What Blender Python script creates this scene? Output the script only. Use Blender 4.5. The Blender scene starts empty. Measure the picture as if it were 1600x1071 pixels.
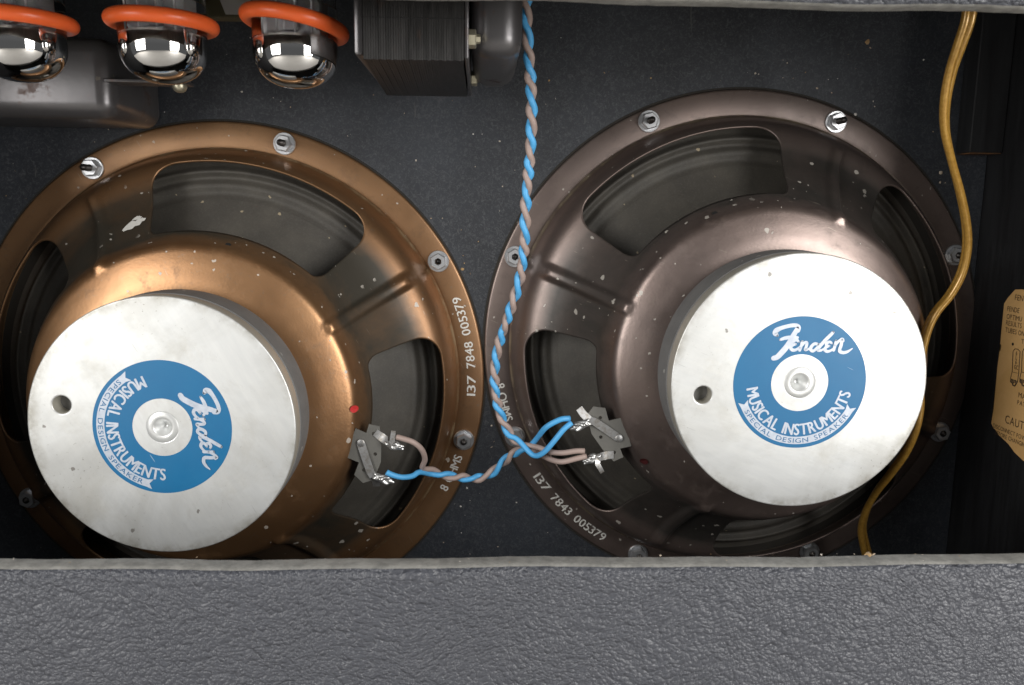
import bpy, bmesh, math, random
from mathutils import Vector, Matrix
R = math.radians
S = bpy.context.scene
COL = S.collection
rnd = random.Random(7)

# ------------------------------------------------------------------ camera
F_PX, DIST, YAW, PITCH, ROLL = 1267.77, 0.49609, 0.0386, 0.1627, -0.01115   # solved from the photograph (1600 px wide)
cam_d = bpy.data.cameras.new('camera'); cam = bpy.data.objects.new('camera', cam_d); COL.objects.link(cam)
fwd = Vector((math.sin(YAW)*math.cos(PITCH), math.cos(YAW)*math.cos(PITCH), -math.sin(PITCH)))
right = Vector((math.cos(YAW), -math.sin(YAW), 0)); down = fwd.cross(right)
cr, sr = math.cos(ROLL), math.sin(ROLL)
r2 = cr*right + sr*down; d2 = -sr*right + cr*down
m = Matrix((r2, -d2, -fwd)).transposed().to_4x4(); m.translation = Vector((0, -DIST, 0))
cam.matrix_world = m
cam_d.sensor_width = 36; cam_d.lens = 36*F_PX/1600; cam_d.clip_start = .02; cam_d.clip_end = 50
cam_d.dof.use_dof = True; cam_d.dof.focus_distance = .42; cam_d.dof.aperture_fstop = 16
S.camera = cam
def at(u, v, d):
    """world point seen at photograph pixel (u, v) at depth d in front of the baffle board"""
    q = r2*((u-800)/F_PX) + d2*((v-535.5)/F_PX) + fwd
    t = (DIST-d)/q.y
    return Vector((q.x*t, -d, q.z*t))

# ------------------------------------------------------------------ light
w = bpy.data.worlds.new('World'); S.world = w; w.use_nodes = True
bg = w.node_tree.nodes['Background']; bg.inputs[0].default_value = (.93, .96, 1, 1); bg.inputs[1].default_value = 1.
wt = w.node_tree; tcw = wt.nodes.new('ShaderNodeTexCoord'); sxw = wt.nodes.new('ShaderNodeSeparateXYZ'); rpw = wt.nodes.new('ShaderNodeValToRGB')
wt.links.new(tcw.outputs['Generated'], sxw.inputs[0]); wt.links.new(sxw.outputs[2], rpw.inputs[0]); wt.links.new(rpw.outputs[0], bg.inputs[0])
# generated z runs -1..1 as 0..1 after clamping: dim floor and walls, pale ceiling
for k, (p_, v_) in enumerate(((0., .11), (.12, .135), (.34, .22), (.75, .32))):
    e_ = rpw.color_ramp.elements[k] if k < 2 else rpw.color_ramp.elements.new(p_)
    e_.position = p_; e_.color = (v_*.97, v_*.985, v_, 1)
def area(name, loc, target, sx, sy, power, col=(1, .98, .95)):
    l = bpy.data.lights.new(name, 'AREA'); l.shape = 'RECTANGLE'; l.size = sx; l.size_y = sy; l.energy = power; l.color = col
    o = bpy.data.objects.new(name, l); COL.objects.link(o); o.location = loc
    o.rotation_euler = (Vector(target)-Vector(loc)).to_track_quat('-Z', 'Y').to_euler()
    return o
area('softbox', (-.74, -.86, .15), (.0, 0, -.06), .46, .66, 8.6)
area('softbox', (.72, -.88, .12), (.02, 0, -.06), .46, .68, 11.5)
S.view_settings.view_transform = 'Standard'; S.view_settings.look = 'None'
S.view_settings.exposure = 0; S.view_settings.gamma = 1

# ------------------------------------------------------------------ node materials
class NT:
    def __init__(s, name):
        s.m = bpy.data.materials.new(name); s.m.use_nodes = True; s.t = s.m.node_tree
        s.b = s.t.nodes['Principled BSDF']; s.tc = None
    def n(s, typ, ins=None, **kw):
        o = s.t.nodes.new(typ)
        for k, v in kw.items(): setattr(o, k, v)
        for k, v in (ins or {}).items(): s.set(o.inputs[k], v)
        return o
    def set(s, sock, v):
        if isinstance(v, bpy.types.NodeSocket): s.t.links.new(v, sock)
        elif isinstance(v, tuple) and sock.type == 'RGBA' and len(v) == 3: sock.default_value = (*v, 1)
        else: sock.default_value = v
    def obj(s):
        if not s.tc: s.tc = s.n('ShaderNodeTexCoord')
        return s.tc.outputs['Object']
    def mapped(s, scale=(1, 1, 1), rot=(0, 0, 0)):
        return s.n('ShaderNodeMapping', {'Vector': s.obj(), 'Scale': scale, 'Rotation': rot}).outputs[0]
    def noise(s, scale, detail=4, rough=.55, vec=None, dist=0):
        return s.n('ShaderNodeTexNoise', {'Vector': vec or s.obj(), 'Scale': scale, 'Detail': detail, 'Roughness': rough, 'Distortion': dist}).outputs[0]
    def ramp(s, f, *st):
        o = s.n('ShaderNodeValToRGB', {0: f}); e = o.color_ramp.elements
        while len(e) < len(st): e.new(.5)
        for el, (p, c) in zip(e, st):
            el.position = p; el.color = (*c, 1) if isinstance(c, tuple) else (c, c, c, 1)
        return o.outputs[0]
    def mix(s, f, a, b, mode='MIX'):
        o = s.n('ShaderNodeMix', data_type='RGBA', blend_type=mode)
        s.set(o.inputs[0], f); s.set(o.inputs[6], a); s.set(o.inputs[7], b); return o.outputs[2]
    def math(s, op, a, b=0., clamp=False):
        o = s.n('ShaderNodeMath', {0: a, 1: b}, operation=op, use_clamp=clamp); return o.outputs[0]
    def specks(s, scale, size, density, seed=0.):
        """round specks in a random share of voronoi cells, 0/1"""
        v = s.n('ShaderNodeVectorMath', {0: s.obj(), 1: (seed, seed*1.7, seed*.3)}, operation='ADD').outputs[0]
        wob = s.n('ShaderNodeTexNoise', {'Vector': v, 'Scale': scale*3.0, 'Detail': 1.}).outputs[1]
        v2 = s.n('ShaderNodeVectorMath', {0: wob, 1: (.35/scale,)*3}, operation='MULTIPLY').outputs[0]
        v = s.n('ShaderNodeVectorMath', {0: v, 1: v2}, operation='ADD').outputs[0]
        vo = s.n('ShaderNodeTexVoronoi', {'Vector': v, 'Scale': scale})
        sep = s.n('ShaderNodeSeparateColor', {0: vo.outputs['Color']})
        has = s.math('LESS_THAN', sep.outputs[0], density)
        rad = s.math('MULTIPLY', sep.outputs[1], size)
        return s.math('MULTIPLY', has, s.math('LESS_THAN', vo.outputs['Distance'], rad))
    def bump(s, h, dist, strength=1., normal=None):
        ins = {'Height': h, 'Distance': dist, 'Strength': strength}
        if normal: ins['Normal'] = normal
        o = s.n('ShaderNodeBump', ins); s.set(s.b.inputs['Normal'], o.outputs[0]); return o.outputs[0]
    def out(s, **kw):
        for k, v in kw.items(): s.set(s.b.inputs[k.replace('_', ' ')], v)
        return s.m
def plain(name, col, rough=.5, metal=0., **kw):
    return NT(name).out(Base_Color=col, Roughness=rough, Metallic=metal, **kw)

def basket_mat(name, c1, c2, dirt_and_shade, seed):
    t = NT(name)
    big = t.noise(13, 3, .5, t.n('ShaderNodeVectorMath', {0: t.obj(), 1: (seed,)*3}, operation='ADD').outputs[0])
    col = t.mix(t.ramp(big, (.35, 0.), (.66, 1.)), c1, c2)
    d = t.ramp(t.noise(75, 9, .78, dist=.3), (.53, 0.), (.72, 1.))
    d = t.math('MULTIPLY', d, .42)
    col = t.mix(d, col, dirt_and_shade)
    fine = t.ramp(t.noise(420, 3, .7), (.60, 0.), (.74, 1.))
    col = t.mix(t.math('MULTIPLY', fine, .38), col, (.24, .21, .165))
    sp = t.specks(110, .17, .16, seed)
    sp2 = t.specks(230, .17, .24, seed+3)
    sp3 = t.specks(150, .24, .45, seed+6)
    xy = t.n('ShaderNodeVectorMath', {0: t.obj(), 1: (1, 1, 0)}, operation='MULTIPLY').outputs[0]
    rad = t.n('ShaderNodeVectorMath', {0: xy}, operation='LENGTH').outputs['Value']
    zone = t.math('MULTIPLY', t.math('GREATER_THAN', rad, .086), t.math('LESS_THAN', rad, .127))
    clus = t.math('MULTIPLY', zone, t.ramp(t.noise(24, 3), (.50, 0.), (.56, 1.)))
    film_and_shade = t.math('MULTIPLY', t.math('ADD', .64, t.ramp(t.noise(17, 6, .65, dist=.5), (.30, 0.), (.62, .36))), t.math('MULTIPLY', t.n('ShaderNodeMapRange', {0: t.math('ADD', rad, t.math('MULTIPLY', t.noise(60, 4), .006)), 1: .0895, 2: .0945}).outputs[0], t.n('ShaderNodeMapRange', {0: rad, 1: .118, 2: .126, 3: 1., 4: .25}).outputs[0]))  # dust film on the spoke slopes, with their dark reflections painted in too
    col = t.mix(film_and_shade, col, dirt_and_shade); d = t.math('MAXIMUM', d, t.math('MULTIPLY', film_and_shade, .6))
    ln = t.math('MULTIPLY', t.n('ShaderNodeMapRange', {0: t.math('ABSOLUTE', t.math('SUBTRACT', rad, .1392)), 1: .0004, 2: .0013, 3: 1., 4: 0.}).outputs[0], t.ramp(t.noise(70, 5, .7), (.40, 0.), (.60, 1.)))
    col = t.mix(t.math('MULTIPLY', ln, .6), col, (.26, .215, .13)); d = t.math('MAXIMUM', d, t.math('MULTIPLY', ln, .5))
    s_ = t.math('MAXIMUM', t.math('MAXIMUM', sp, sp2), t.math('MULTIPLY', sp3, clus))
    scr = t.ramp(t.noise(60, 2, .5, t.mapped((14, 1, 3), (.3, .2, .7))), (.73, 0.), (.76, 1.))
    col = t.mix(t.math('MULTIPLY', scr, .35), col, (.42, .37, .30))
    col = t.mix(t.math('MULTIPLY', s_, .75), col, (.50, .47, .42))
    rough = t.math('ADD', t.math('MULTIPLY', t.noise(60, 5, .6), .22), .25)
    rough = t.math('ADD', rough, t.math('MULTIPLY', d, .35))
    met = t.math('SUBTRACT', .80, t.math('MULTIPLY', t.math('MAXIMUM', s_, d), .75), True)
    t.bump(t.math('ADD', t.noise(700, 3, .6), t.math('MULTIPLY', s_, 1.)), .00008, .6)
    return t.out(Base_Color=col, Roughness=rough, Metallic=met, Coat_Weight=.25, Coat_Roughness=.35)
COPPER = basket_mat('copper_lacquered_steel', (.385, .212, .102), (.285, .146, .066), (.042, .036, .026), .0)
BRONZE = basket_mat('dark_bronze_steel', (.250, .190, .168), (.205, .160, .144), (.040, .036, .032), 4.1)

t = NT('zinc_plate')
n1 = t.ramp(t.noise(30, 6, .65, dist=.4), (.52, 0.), (.75, 1.))
n2 = t.ramp(t.noise(300, 3, .7, t.mapped((1, .15, 1))), (.3, 0.), (.8, 1.))
c = t.mix(n1, (.72, .73, .72), (.52, .51, .47)); c = t.mix(t.math('MULTIPLY', n2, .34), c, (.50, .52, .54))
stain = t.ramp(t.noise(70, 8, .75, dist=1.), (.67, 0.), (.74, 1.))
lo = t.ramp(t.noise(16, 5, .6, dist=.8), (.44, 0.), (.64, 1.))
c = t.mix(t.math('MULTIPLY', lo, .45), c, (.38, .37, .335))
rad = t.n('ShaderNodeVectorMath', {0: t.n('ShaderNodeVectorMath', {0: t.obj(), 1: (1, 1, 0)}, operation='MULTIPLY').outputs[0]}, operation='LENGTH').outputs['Value']
rim = t.math('MULTIPLY', t.n('ShaderNodeMapRange', {0: rad, 1: .0585, 2: .0640}).outputs[0], t.ramp(t.noise(85, 6, .7), (.42, 0.), (.66, 1.)))
c = t.mix(t.math('MULTIPLY', rim, .75), c, (.27, .25, .20))
grit = t.ramp(t.noise(520, 3, .75), (.64, 0.), (.70, 1.))
c = t.mix(t.math('MULTIPLY', grit, t.math('MULTIPLY', lo, .7)), c, (.20, .18, .14))
scr = t.ramp(t.noise(30, 2, .5, t.mapped((26, 1, 1), (0, 0, .9))), (.755, 0.), (.77, 1.))
c = t.mix(t.math('MULTIPLY', scr, .45), c, (.34, .34, .34))
c = t.mix(t.math('MULTIPLY', stain, .6), c, (.30, .27, .22)); c = t.mix(t.math('MULTIPLY', t.specks(120, .17, .22, 2.), .7), c, (.14, .12, .10))
t.bump(t.noise(500, 4, .6, t.mapped((1, .25, 1))), .00006, .5)
ZINC = t.out(Base_Color=c, Roughness=t.math('ADD', t.math('MULTIPLY', n1, .15), .34), Metallic=.42)
t = NT('zinc_edge')
ZEDGE = t.out(Base_Color=t.mix(t.noise(120, 4), (.42, .40, .34), (.56, .54, .48)), Roughness=.5, Metallic=.4)
t = NT('silver_ink')
SILVER = t.out(Base_Color=t.mix(t.ramp(t.noise(260, 4, .7), (.35, 0.), (.7, 1.)), (.56, .60, .67), (.42, .47, .55)), Roughness=.42, Metallic=.25)
t = NT('blue_sticker')
c = t.mix(t.noise(60, 5, .6), (.004, .112, .265), (.007, .145, .315))
sc = t.ramp(t.noise(40, 2, .5, t.mapped((20, 1, 1), (0, 0, .5))), (.765, 0.), (.78, 1.))
c = t.mix(t.math('MAXIMUM', t.math('MULTIPLY', sc, .5), t.math('MULTIPLY', t.specks(200, .16, .12, 5.), .8)), c, (.45, .55, .62))
BLUE = t.out(Base_Color=c, Roughness=t.math('ADD', t.math('MULTIPLY', t.noise(90, 4), .2), .32))
t = NT('ferrite')
c = t.mix(t.noise(90, 5, .6), (.12, .12, .122), (.22, .22, .215)); c = t.mix(t.math('MULTIPLY', t.specks(140, .22, .3, 1.), .8), c, (.5, .5, .47))
t.bump(t.noise(300, 5, .7), .0004, .7)
FERRITE = t.out(Base_Color=c, Roughness=.7)
t = NT('paper_cone')
c = t.mix(t.ramp(t.noise(45, 6, .65), (.35, 0.), (.7, 1.)), (.056, .051, .044), (.086, .078, .065))
c = t.mix(t.math('MULTIPLY', t.ramp(t.noise(900, 2, .6), (.5, 0.), (.8, 1.)), .35), c, (.13, .125, .11))
c = t.mix(t.math('MULTIPLY', t.specks(170, .2, .08, 1.3), .8), c, (.40, .33, .22))
t.bump(t.noise(1100, 3, .6), .00012, .7)
CONE = t.out(Base_Color=c, Roughness=.62)
t = NT('black_board')
fib = t.noise(420, 5, .75, dist=1.6)
sm = t.ramp(t.noise(11, 5, .6), (.38, 0.), (.66, 1.))
c = t.mix(sm, (.0095, .0115, .0160), (.026, .031, .040))
c = t.mix(t.math('MULTIPLY', t.ramp(fib, (.48, 0.), (.68, 1.)), .62), c, (.085, .088, .094))
scr = t.ramp(t.noise(26, 2, .5, t.mapped((12, 1, 2), (0, .8, 0))), (.745, 0.), (.76, 1.))
c = t.mix(t.math('MULTIPLY', scr, .35), c, (.11, .105, .10))
c = t.mix(t.math('MULTIPLY', t.specks(150, .13, .035, 7.), .7), c, (.36, .33, .28))
t.bump(fib, .00025, .55)
BOARD = t.out(Base_Color=c, Roughness=t.math('ADD', t.math('MULTIPLY', sm, -.10), .62))
t = NT('black_painted_wood')
gr = t.noise(30, 6, .65, t.mapped((6, 6, .5)))
c = t.mix(t.ramp(gr, (.35, 0.), (.75, 1.)), (.006, .006, .007), (.020, .021, .023))
c = t.mix(t.math('MULTIPLY', t.ramp(t.noise(26, 6, .7), (.62, 0.), (.72, 1.)), .35), c, (.06, .06, .065))
t.bump(gr, .0004, .5)
WALL = t.out(Base_Color=c, Roughness=.6)
t = NT('raw_wood')
RAW = t.out(Base_Color=t.mix(t.ramp(t.noise(60, 5, .7), (.4, 0.), (.6, 1.)), (.17, .075, .025), (.03, .016, .010)), Roughness=.8)

# leather-grain vinyl
t = NT('grained_vinyl')
big = t.n('ShaderNodeTexNoise', {'Vector': t.obj(), 'Scale': 16., 'Detail': 2.}).outputs[1]
fin = t.n('ShaderNodeTexNoise', {'Vector': t.obj(), 'Scale': 170., 'Detail': 3.}).outputs[1]
bv = t.n('ShaderNodeVectorMath', {0: big, 1: (.022,)*3}, operation='MULTIPLY').outputs[0]
fv = t.n('ShaderNodeVectorMath', {0: fin, 1: (.0024,)*3}, operation='MULTIPLY').outputs[0]
v = t.n('ShaderNodeVectorMath', {0: t.mapped((.95, .6, 1.2), (0, .30, 0)), 1: bv}, operation='ADD').outputs[0]
v = t.n('ShaderNodeVectorMath', {0: v, 1: fv}, operation='ADD').outputs[0]
f1 = t.n('ShaderNodeTexVoronoi', {'Vector': v, 'Scale': 540., 'Randomness': 1.}).outputs['Distance']
f2 = t.n('ShaderNodeTexVoronoi', {'Vector': v, 'Scale': 930., 'Randomness': 1.}).outputs['Distance']
wr = t.n('ShaderNodeTexNoise', {'Vector': v, 'Scale': 95., 'Detail': 3., 'Roughness': .5, 'Lacunarity': 2.1, 'Offset': .9, 'Gain': 1.4}, noise_type='RIDGED_MULTIFRACTAL', normalize=True).outputs[0]
dome = t.math('SUBTRACT', 1., t.math('MULTIPLY', f1, f1))
dome2 = t.math('SUBTRACT', 1., t.math('MULTIPLY', f2, f2))
h = t.math('ADD', t.math('MULTIPLY', dome, .62), t.math('MULTIPLY', dome2, .26))
h = t.math('SUBTRACT', h, t.math('MULTIPLY', t.ramp(wr, (.55, 0.), (.95, 1.)), .30))
h = t.math('ADD', h, t.math('MULTIPLY', t.noise(800, 2, .6), .10))
t.bump(h, .00112, 1.)
c = t.mix(t.noise(9, 5, .6), (.048, .051, .062), (.069, .072, .084))
c = t.mix(t.math('MULTIPLY', t.specks(95, .10, .05, 9.), .8), c, (.45, .42, .34))
VINYL = t.out(Base_Color=c, Roughness=t.math('ADD', t.math('MULTIPLY', t.noise(12, 4), .14), .32), Specular_IOR_Level=.55)
t = NT('worn_vinyl_edge')
c = t.mix(t.ramp(t.noise(160, 5, .7), (.35, 0.), (.7, 1.)), (.20, .196, .182), (.36, .35, .325))
t.bump(t.noise(500, 4), .0003, .8)
VEDGE = t.out(Base_Color=c, Roughness=.75)

t = NT('clear_glass')
GLASS = t.out(Base_Color=(.97, .98, .98), Roughness=.02, Transmission_Weight=1., IOR=1.12)
t = NT('getter_mirror')
zz = t.n('ShaderNodeSeparateXYZ', {0: t.obj()}).outputs[2]
edge = t.math('ADD', zz, t.math('MULTIPLY', t.math('SUBTRACT', t.noise(90, 3), .5), .012))
clear = t.n('ShaderNodeMapRange', {0: edge, 1: .0165, 2: .0215}, interpolation_type='SMOOTHSTEP').outputs[0]
t.out(Base_Color=t.mix(clear, (.70, .69, .68), (.30, .20, .13)), Roughness=.03, Metallic=1.)
gl = t.n('ShaderNodeBsdfPrincipled', {'Base Color': (.97, .98, .98, 1.), 'Roughness': .02, 'IOR': 1.14, 'Transmission Weight': 1.})
mx = t.n('ShaderNodeMixShader', {0: clear, 1: t.b.outputs[0], 2: gl.outputs[0]})
t.t.links.new(mx.outputs[0], t.t.nodes['Material Output'].inputs[0])
MIRROR = t.m
t = NT('orange_silicone')
ORANGE = t.out(Base_Color=t.mix(t.noise(150, 3), (.95, .165, .040), (.88, .135, .030)), Roughness=.32, Subsurface_Weight=.12, Subsurface_Radius=(.004, .001, .0005))
GREYP = plain('grey_plate_metal', (.40, .40, .41), .40, .35)
MICA = plain('mica', (.42, .40, .37), .3)
REDINK = plain('red_ink', (.60, .012, .015), .5)
t = NT('transformer_enamel')
d = t.ramp(t.noise(70, 6, .7), (.58, 0.), (.70, 1.))
c = t.mix(t.math('MULTIPLY', d, .5), (.12, .115, .118), (.16, .075, .045)); c = t.mix(t.math('MULTIPLY', t.specks(160, .2, .15, 3.), .6), c, (.25, .22, .18))
t.bump(t.noise(260, 3), .0001, .5)
ENAMEL = t.out(Base_Color=c, Roughness=t.math('ADD', t.math('MULTIPLY', d, .3), .30), Metallic=.55)
t = NT('varnished_laminations')
c = t.mix(t.ramp(t.noise(40, 5, .7, t.mapped((12, 1, 1))), (.35, 0.), (.7, 1.)), (.018, .0175, .017), (.050, .048, .047))
c = t.mix(t.math('MULTIPLY', t.ramp(t.noise(55, 6, .7), (.60, 0.), (.72, 1.)), .4), c, (.11, .05, .025))
LAM = t.out(Base_Color=c, Roughness=.42, Metallic=.45)
STEEL = plain('zinc_fastener', (.72, .73, .75), .30, .85)
DSTEEL = plain('dark_thread', (.055, .050, .047), .4, .8)
BRASSY = plain('yellowed_zinc', (.62, .58, .44), .35, .8)
t = NT('blue_insulation'); LBLUE = t.out(Base_Color=t.mix(t.noise(90, 3), (.070, .335, .66), (.085, .38, .70)), Roughness=.5)
t = NT('brown_insulation'); LBROWN = t.out(Base_Color=t.mix(t.noise(90, 3), (.31, .235, .205), (.37, .28, .25)), Roughness=.55)
t = NT('amber_insulation')
AMBER = t.out(Base_Color=t.mix(t.ramp(t.noise(500, 3, .6), (.4, 0.), (.6, 1.)), (.36, .19, .032), (.44, .25, .050)), Roughness=.28, Metallic=.28, Coat_Weight=.5, Coat_Roughness=.15)
t = NT('solder')
t.bump(t.noise(420, 2, .5), .0003, .5)
SOLDER = t.out(Base_Color=(.62, .62, .61), Roughness=.36, Metallic=.85)
t = NT('tinned_lug')
LUG = t.out(Base_Color=t.mix(t.ramp(t.noise(320, 5, .7), (.45, 0.), (.7, 1.)), (.42, .42, .42), (.24, .21, .17)), Roughness=.4, Metallic=.75)
t = NT('fibre_board')
FIBRE = t.out(Base_Color=t.mix(t.noise(220, 5, .7), (.110, .107, .098), (.165, .16, .145)), Roughness=.42)
t = NT('aged_paper')
c = t.mix(t.ramp(t.noise(40, 6, .65), (.35, 0.), (.68, 1.)), (.72, .44, .18), (.62, .36, .125))
PAPER = t.out(Base_Color=c, Roughness=.75)
INK = plain('black_ink', (.05, .032, .018), .6)
WHITEINK = plain('white_print', (.66, .65, .61), .6)
WHITELBL = plain('white_label', (.62, .62, .60), .6)
CHASSIS = plain('chassis_steel', (.16, .15, .09), .55, .5)
BLACK = plain('dark_hole', (.004, .004, .004), .9)
REDP = plain('red_paint', (.55, .03, .03), .6); DREDP = plain('dark_red_paint', (.045, .006, .006), .5)
GASKET = plain('dark_gasket', (.022, .019, .015), .9)
SPECK = NT('dust'); SPECK = SPECK.out(Base_Color=SPECK.mix(SPECK.ramp(SPECK.noise(35, 2), (.42, 0.), (.58, 1.)), (.62, .60, .56), (.34, .22, .10)), Roughness=.9)

# ------------------------------------------------------------------ mesh helpers
def link(name, me, mat, parent=None, smooth=True, mw=None):
    o = bpy.data.objects.new(name, me); COL.objects.link(o)
    if mat is not None and not me.materials:
        for x in (mat if isinstance(mat, (list, tuple)) else (mat,)): me.materials.append(x)
    if smooth is True: me.polygons.foreach_set('use_smooth', [True]*len(me.polygons))
    if parent: o.parent = parent
    return o
def obj(name, bm, mat, parent=None, smooth=False, angle=None):
    bmesh.ops.recalc_face_normals(bm, faces=bm.faces)
    me = bpy.data.meshes.new(name)
    if angle is not None:
        for e in bm.edges:
            if len(e.link_faces) == 2 and e.calc_face_angle(0) > R(angle): e.smooth = False
        smooth = True
    bm.to_mesh(me); bm.free()
    return link(name, me, mat, parent, smooth)
def tag(o, label, cat=None, group=None, kind=None):
    if label: o['label'] = label
    if cat: o['category'] = cat
    if group: o['group'] = group
    if kind: o['kind'] = kind
    return o
def thing(name, loc, label, cat, rot=(0, 0, 0), group=None):
    o = bpy.data.objects.new(name, None); COL.objects.link(o); o.location = loc; o.rotation_euler = rot; o.empty_display_size = .02
    return tag(o, label, cat, group)
def add_box(bm, lo, hi, bev=0, seg=2, mat=Matrix()):
    lo, hi = Vector(lo), Vector(hi)
    r = bmesh.ops.create_cube(bm, size=1)['verts']
    for v in r: v.co = mat @ Vector([(lo[i]+hi[i])/2 + v.co[i]*(hi[i]-lo[i]) for i in range(3)])
    if bev:
        es = {e for v in r for e in v.link_edges}
        bmesh.ops.bevel(bm, geom=list(es), offset=bev, segments=seg, affect='EDGES', profile=.5)
def add_lathe(bm, prof, n=64, axis='Z', at0=(0, 0, 0), a0=0, wob=None):
    """profile of (r, h); axis Z"""
    at0 = Vector(at0); rings = []
    for r, h in prof:
        if r < 1e-7: rings.append([bm.verts.new(at0+Vector((0, 0, h)))]); continue
        rings.append([bm.verts.new(at0+Vector((r*math.cos(a0+2*math.pi*i/n), r*math.sin(a0+2*math.pi*i/n), h))) for i in range(n)])
    for A, B in zip(rings, rings[1:]):
        for i in range(n):
            j = (i+1) % n
            if len(A) == 1 and len(B) == 1: continue
            if len(A) == 1: bm.faces.new((A[0], B[i], B[j]))
            elif len(B) == 1: bm.faces.new((A[i], A[j], B[0]))
            else: bm.faces.new((A[i], A[j], B[j], B[i]))
    return rings
def catmull(P, k=8):
    P = [Vector(p) for p in P]; out = []
    for i in range(len(P)-1):
        a = P[i-1] if i else P[i]*2-P[i+1]; b, c = P[i], P[i+1]; d = P[i+2] if i+2 < len(P) else c*2-b
        for j in range(k):
            t_ = j/k
            out.append(.5*((2*b)+(c-a)*t_+(2*a-5*b+4*c-d)*t_**2+(3*b-a-3*c+d)*t_**3))
    out.append(P[-1]); return out
def resample(P, step):
    out = [P[0]]; acc = 0
    for a, b in zip(P, P[1:]):
        L = (b-a).length; s = step-acc
        while s <= L and L > 0: out.append(a+(b-a)*(s/L)); s += step
        acc = (acc+L) % step if L else acc
    if (out[-1]-P[-1]).length > step*.3: out.append(P[-1])
    return out
def frames(P):
    T = [(P[min(i+1, len(P)-1)]-P[max(i-1, 0)]).normalized() for i in range(len(P))]
    n = T[0].orthogonal().normalized(); N = []
    for t_ in T:
        n = (n-t_*n.dot(t_)).normalized(); N.append(n)
    return T, N
def add_tube(bm, P, rad, n=10, caps=True):
    T, N = frames(P); rings = []
    for i, p in enumerate(P):
        b = T[i].cross(N[i]); r = rad[i] if isinstance(rad, list) else rad
        rings.append([bm.verts.new(p+r*(math.cos(2*math.pi*k/n)*N[i]+math.sin(2*math.pi*k/n)*b)) for k in range(n)])
    for A, B in zip(rings, rings[1:]):
        for k in range(n): bm.faces.new((A[k], A[(k+1) % n], B[(k+1) % n], B[k]))
    if caps: bm.faces.new(rings[0][::-1]); bm.faces.new(rings[-1])
def add_prism(bm, poly, z0, z1, bev=0):
    a = [bm.verts.new((x, y, z0)) for x, y in poly]; b = [bm.verts.new((x, y, z1)) for x, y in poly]
    n = len(poly); f = [bm.faces.new(b), bm.faces.new(a[::-1])]
    for i in range(n): bm.faces.new((a[i], a[(i+1) % n], b[(i+1) % n], b[i]))
    if bev: bmesh.ops.bevel(bm, geom=list(f[0].edges), offset=bev, segments=2, affect='EDGES')
def curve_mesh(splines, extrude=0., bevel=0., res=1):
    """filled 2D outline with holes, extruded: splines = lists of (x, y)"""
    cu = bpy.data.curves.new('tmp', 'CURVE'); cu.dimensions = '2D'; cu.fill_mode = 'BOTH'
    cu.extrude = extrude; cu.bevel_depth = bevel; cu.bevel_resolution = res
    for sp in splines:
        s = cu.splines.new('POLY'); s.points.add(len(sp)-1); s.use_cyclic_u = True
        for p, (x, y) in zip(s.points, sp): p.co = (x, y, 0, 1)
    return data_mesh(cu)
def data_mesh(d):
    o = bpy.data.objects.new('tmp', d); COL.objects.link(o)
    dg = bpy.context.evaluated_depsgraph_get()
    me = bpy.data.meshes.new_from_object(o.evaluated_get(dg))
    bpy.data.objects.remove(o); me.materials.clear(); return me
_gl = {}
def glyph(ch, bold=0.):
    k = (ch, bold)
    if k not in _gl:
        cu = bpy.data.curves.new('tmp', 'FONT'); cu.body = ch; cu.size = 1; cu.offset = bold; cu.resolution_u = 3
        me = data_mesh(cu); vs = [v.co.copy() for v in me.vertices]; fs = [tuple(p.vertices) for p in me.polygons]
        xs = [v.x for v in vs] or [0, .3]
        _gl[k] = (vs, fs, min(xs), max(xs)); bpy.data.meshes.remove(me)
    return _gl[k]
def layout(s, height, sx=1., bold=0., gap=.08, space=.32):
    """[(char, x offset)], total width; cap height = height"""
    sc = height/.73; x = 0; out = []
    for ch in s:
        if ch == ' ': x += space*sc*sx; continue
        vs, fs, a, b = glyph(ch, bold)
        out.append((ch, x-a*sc*sx, x+(b-a)*sc*sx/2)); x += ((b-a)+gap)*sc*sx
    return out, x-gap*sc*sx, sc
def add_text(bm, s, fn, height, sx=1., bold=0., gap=.08, space=.32):
    """fn(x, y) -> Vector; x along, y up"""
    out, W, sc = layout(s, height, sx, bold, gap, space)
    for ch, ox, _ in out:
        vs, fs, a, b = glyph(ch, bold)
        V = [bm.verts.new(fn(ox+v.x*sc*sx, v.y*sc, W)) for v in vs]
        for f in fs:
            try: bm.faces.new([V[i] for i in f])
            except ValueError: pass
    return W
def arc_text(bm, s, r0, ang, height, z, fit=None, sx=1., bold=0., gap=.08, space=.32, heavy=0.):
    """baseline on the outside circle r0, read counter-clockwise, centred on ang (deg); fit = angular span"""
    if heavy:                                            # heavier strokes: three passes a hair apart
        for k, (dx, dr) in enumerate(((-1, 0), (1, 0), (0, .6))):
            arc_text(bm, s, r0+dr*heavy, ang+math.degrees(dx*heavy/r0), height, z+.02*k, fit, sx, bold, gap, space)
        return
    out, W, sc = layout(s, height, sx, bold, gap, space)
    rm = r0-height*.5
    k = R(fit)*rm/W if fit else 1.
    for ch, ox, cx in out:
        vs, fs, a, b = glyph(ch, bold)
        ph = R(ang)+(cx-W/2)*k/rm
        u = Vector((-math.sin(ph), math.cos(ph), 0)); n = Vector((math.cos(ph), math.sin(ph), 0))
        V = [bm.verts.new(n*(r0-v.y*sc)+u*((ox+v.x*sc*sx-cx)*k)+Vector((0, 0, z))) for v in vs]
        for f in fs:
            try: bm.faces.new([V[i] for i in f])
            except ValueError: pass
def circ(r, n=96, c=(0, 0)): return [(c[0]+r*math.cos(2*math.pi*i/n), c[1]+r*math.sin(2*math.pi*i/n)) for i in range(n)]
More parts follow.
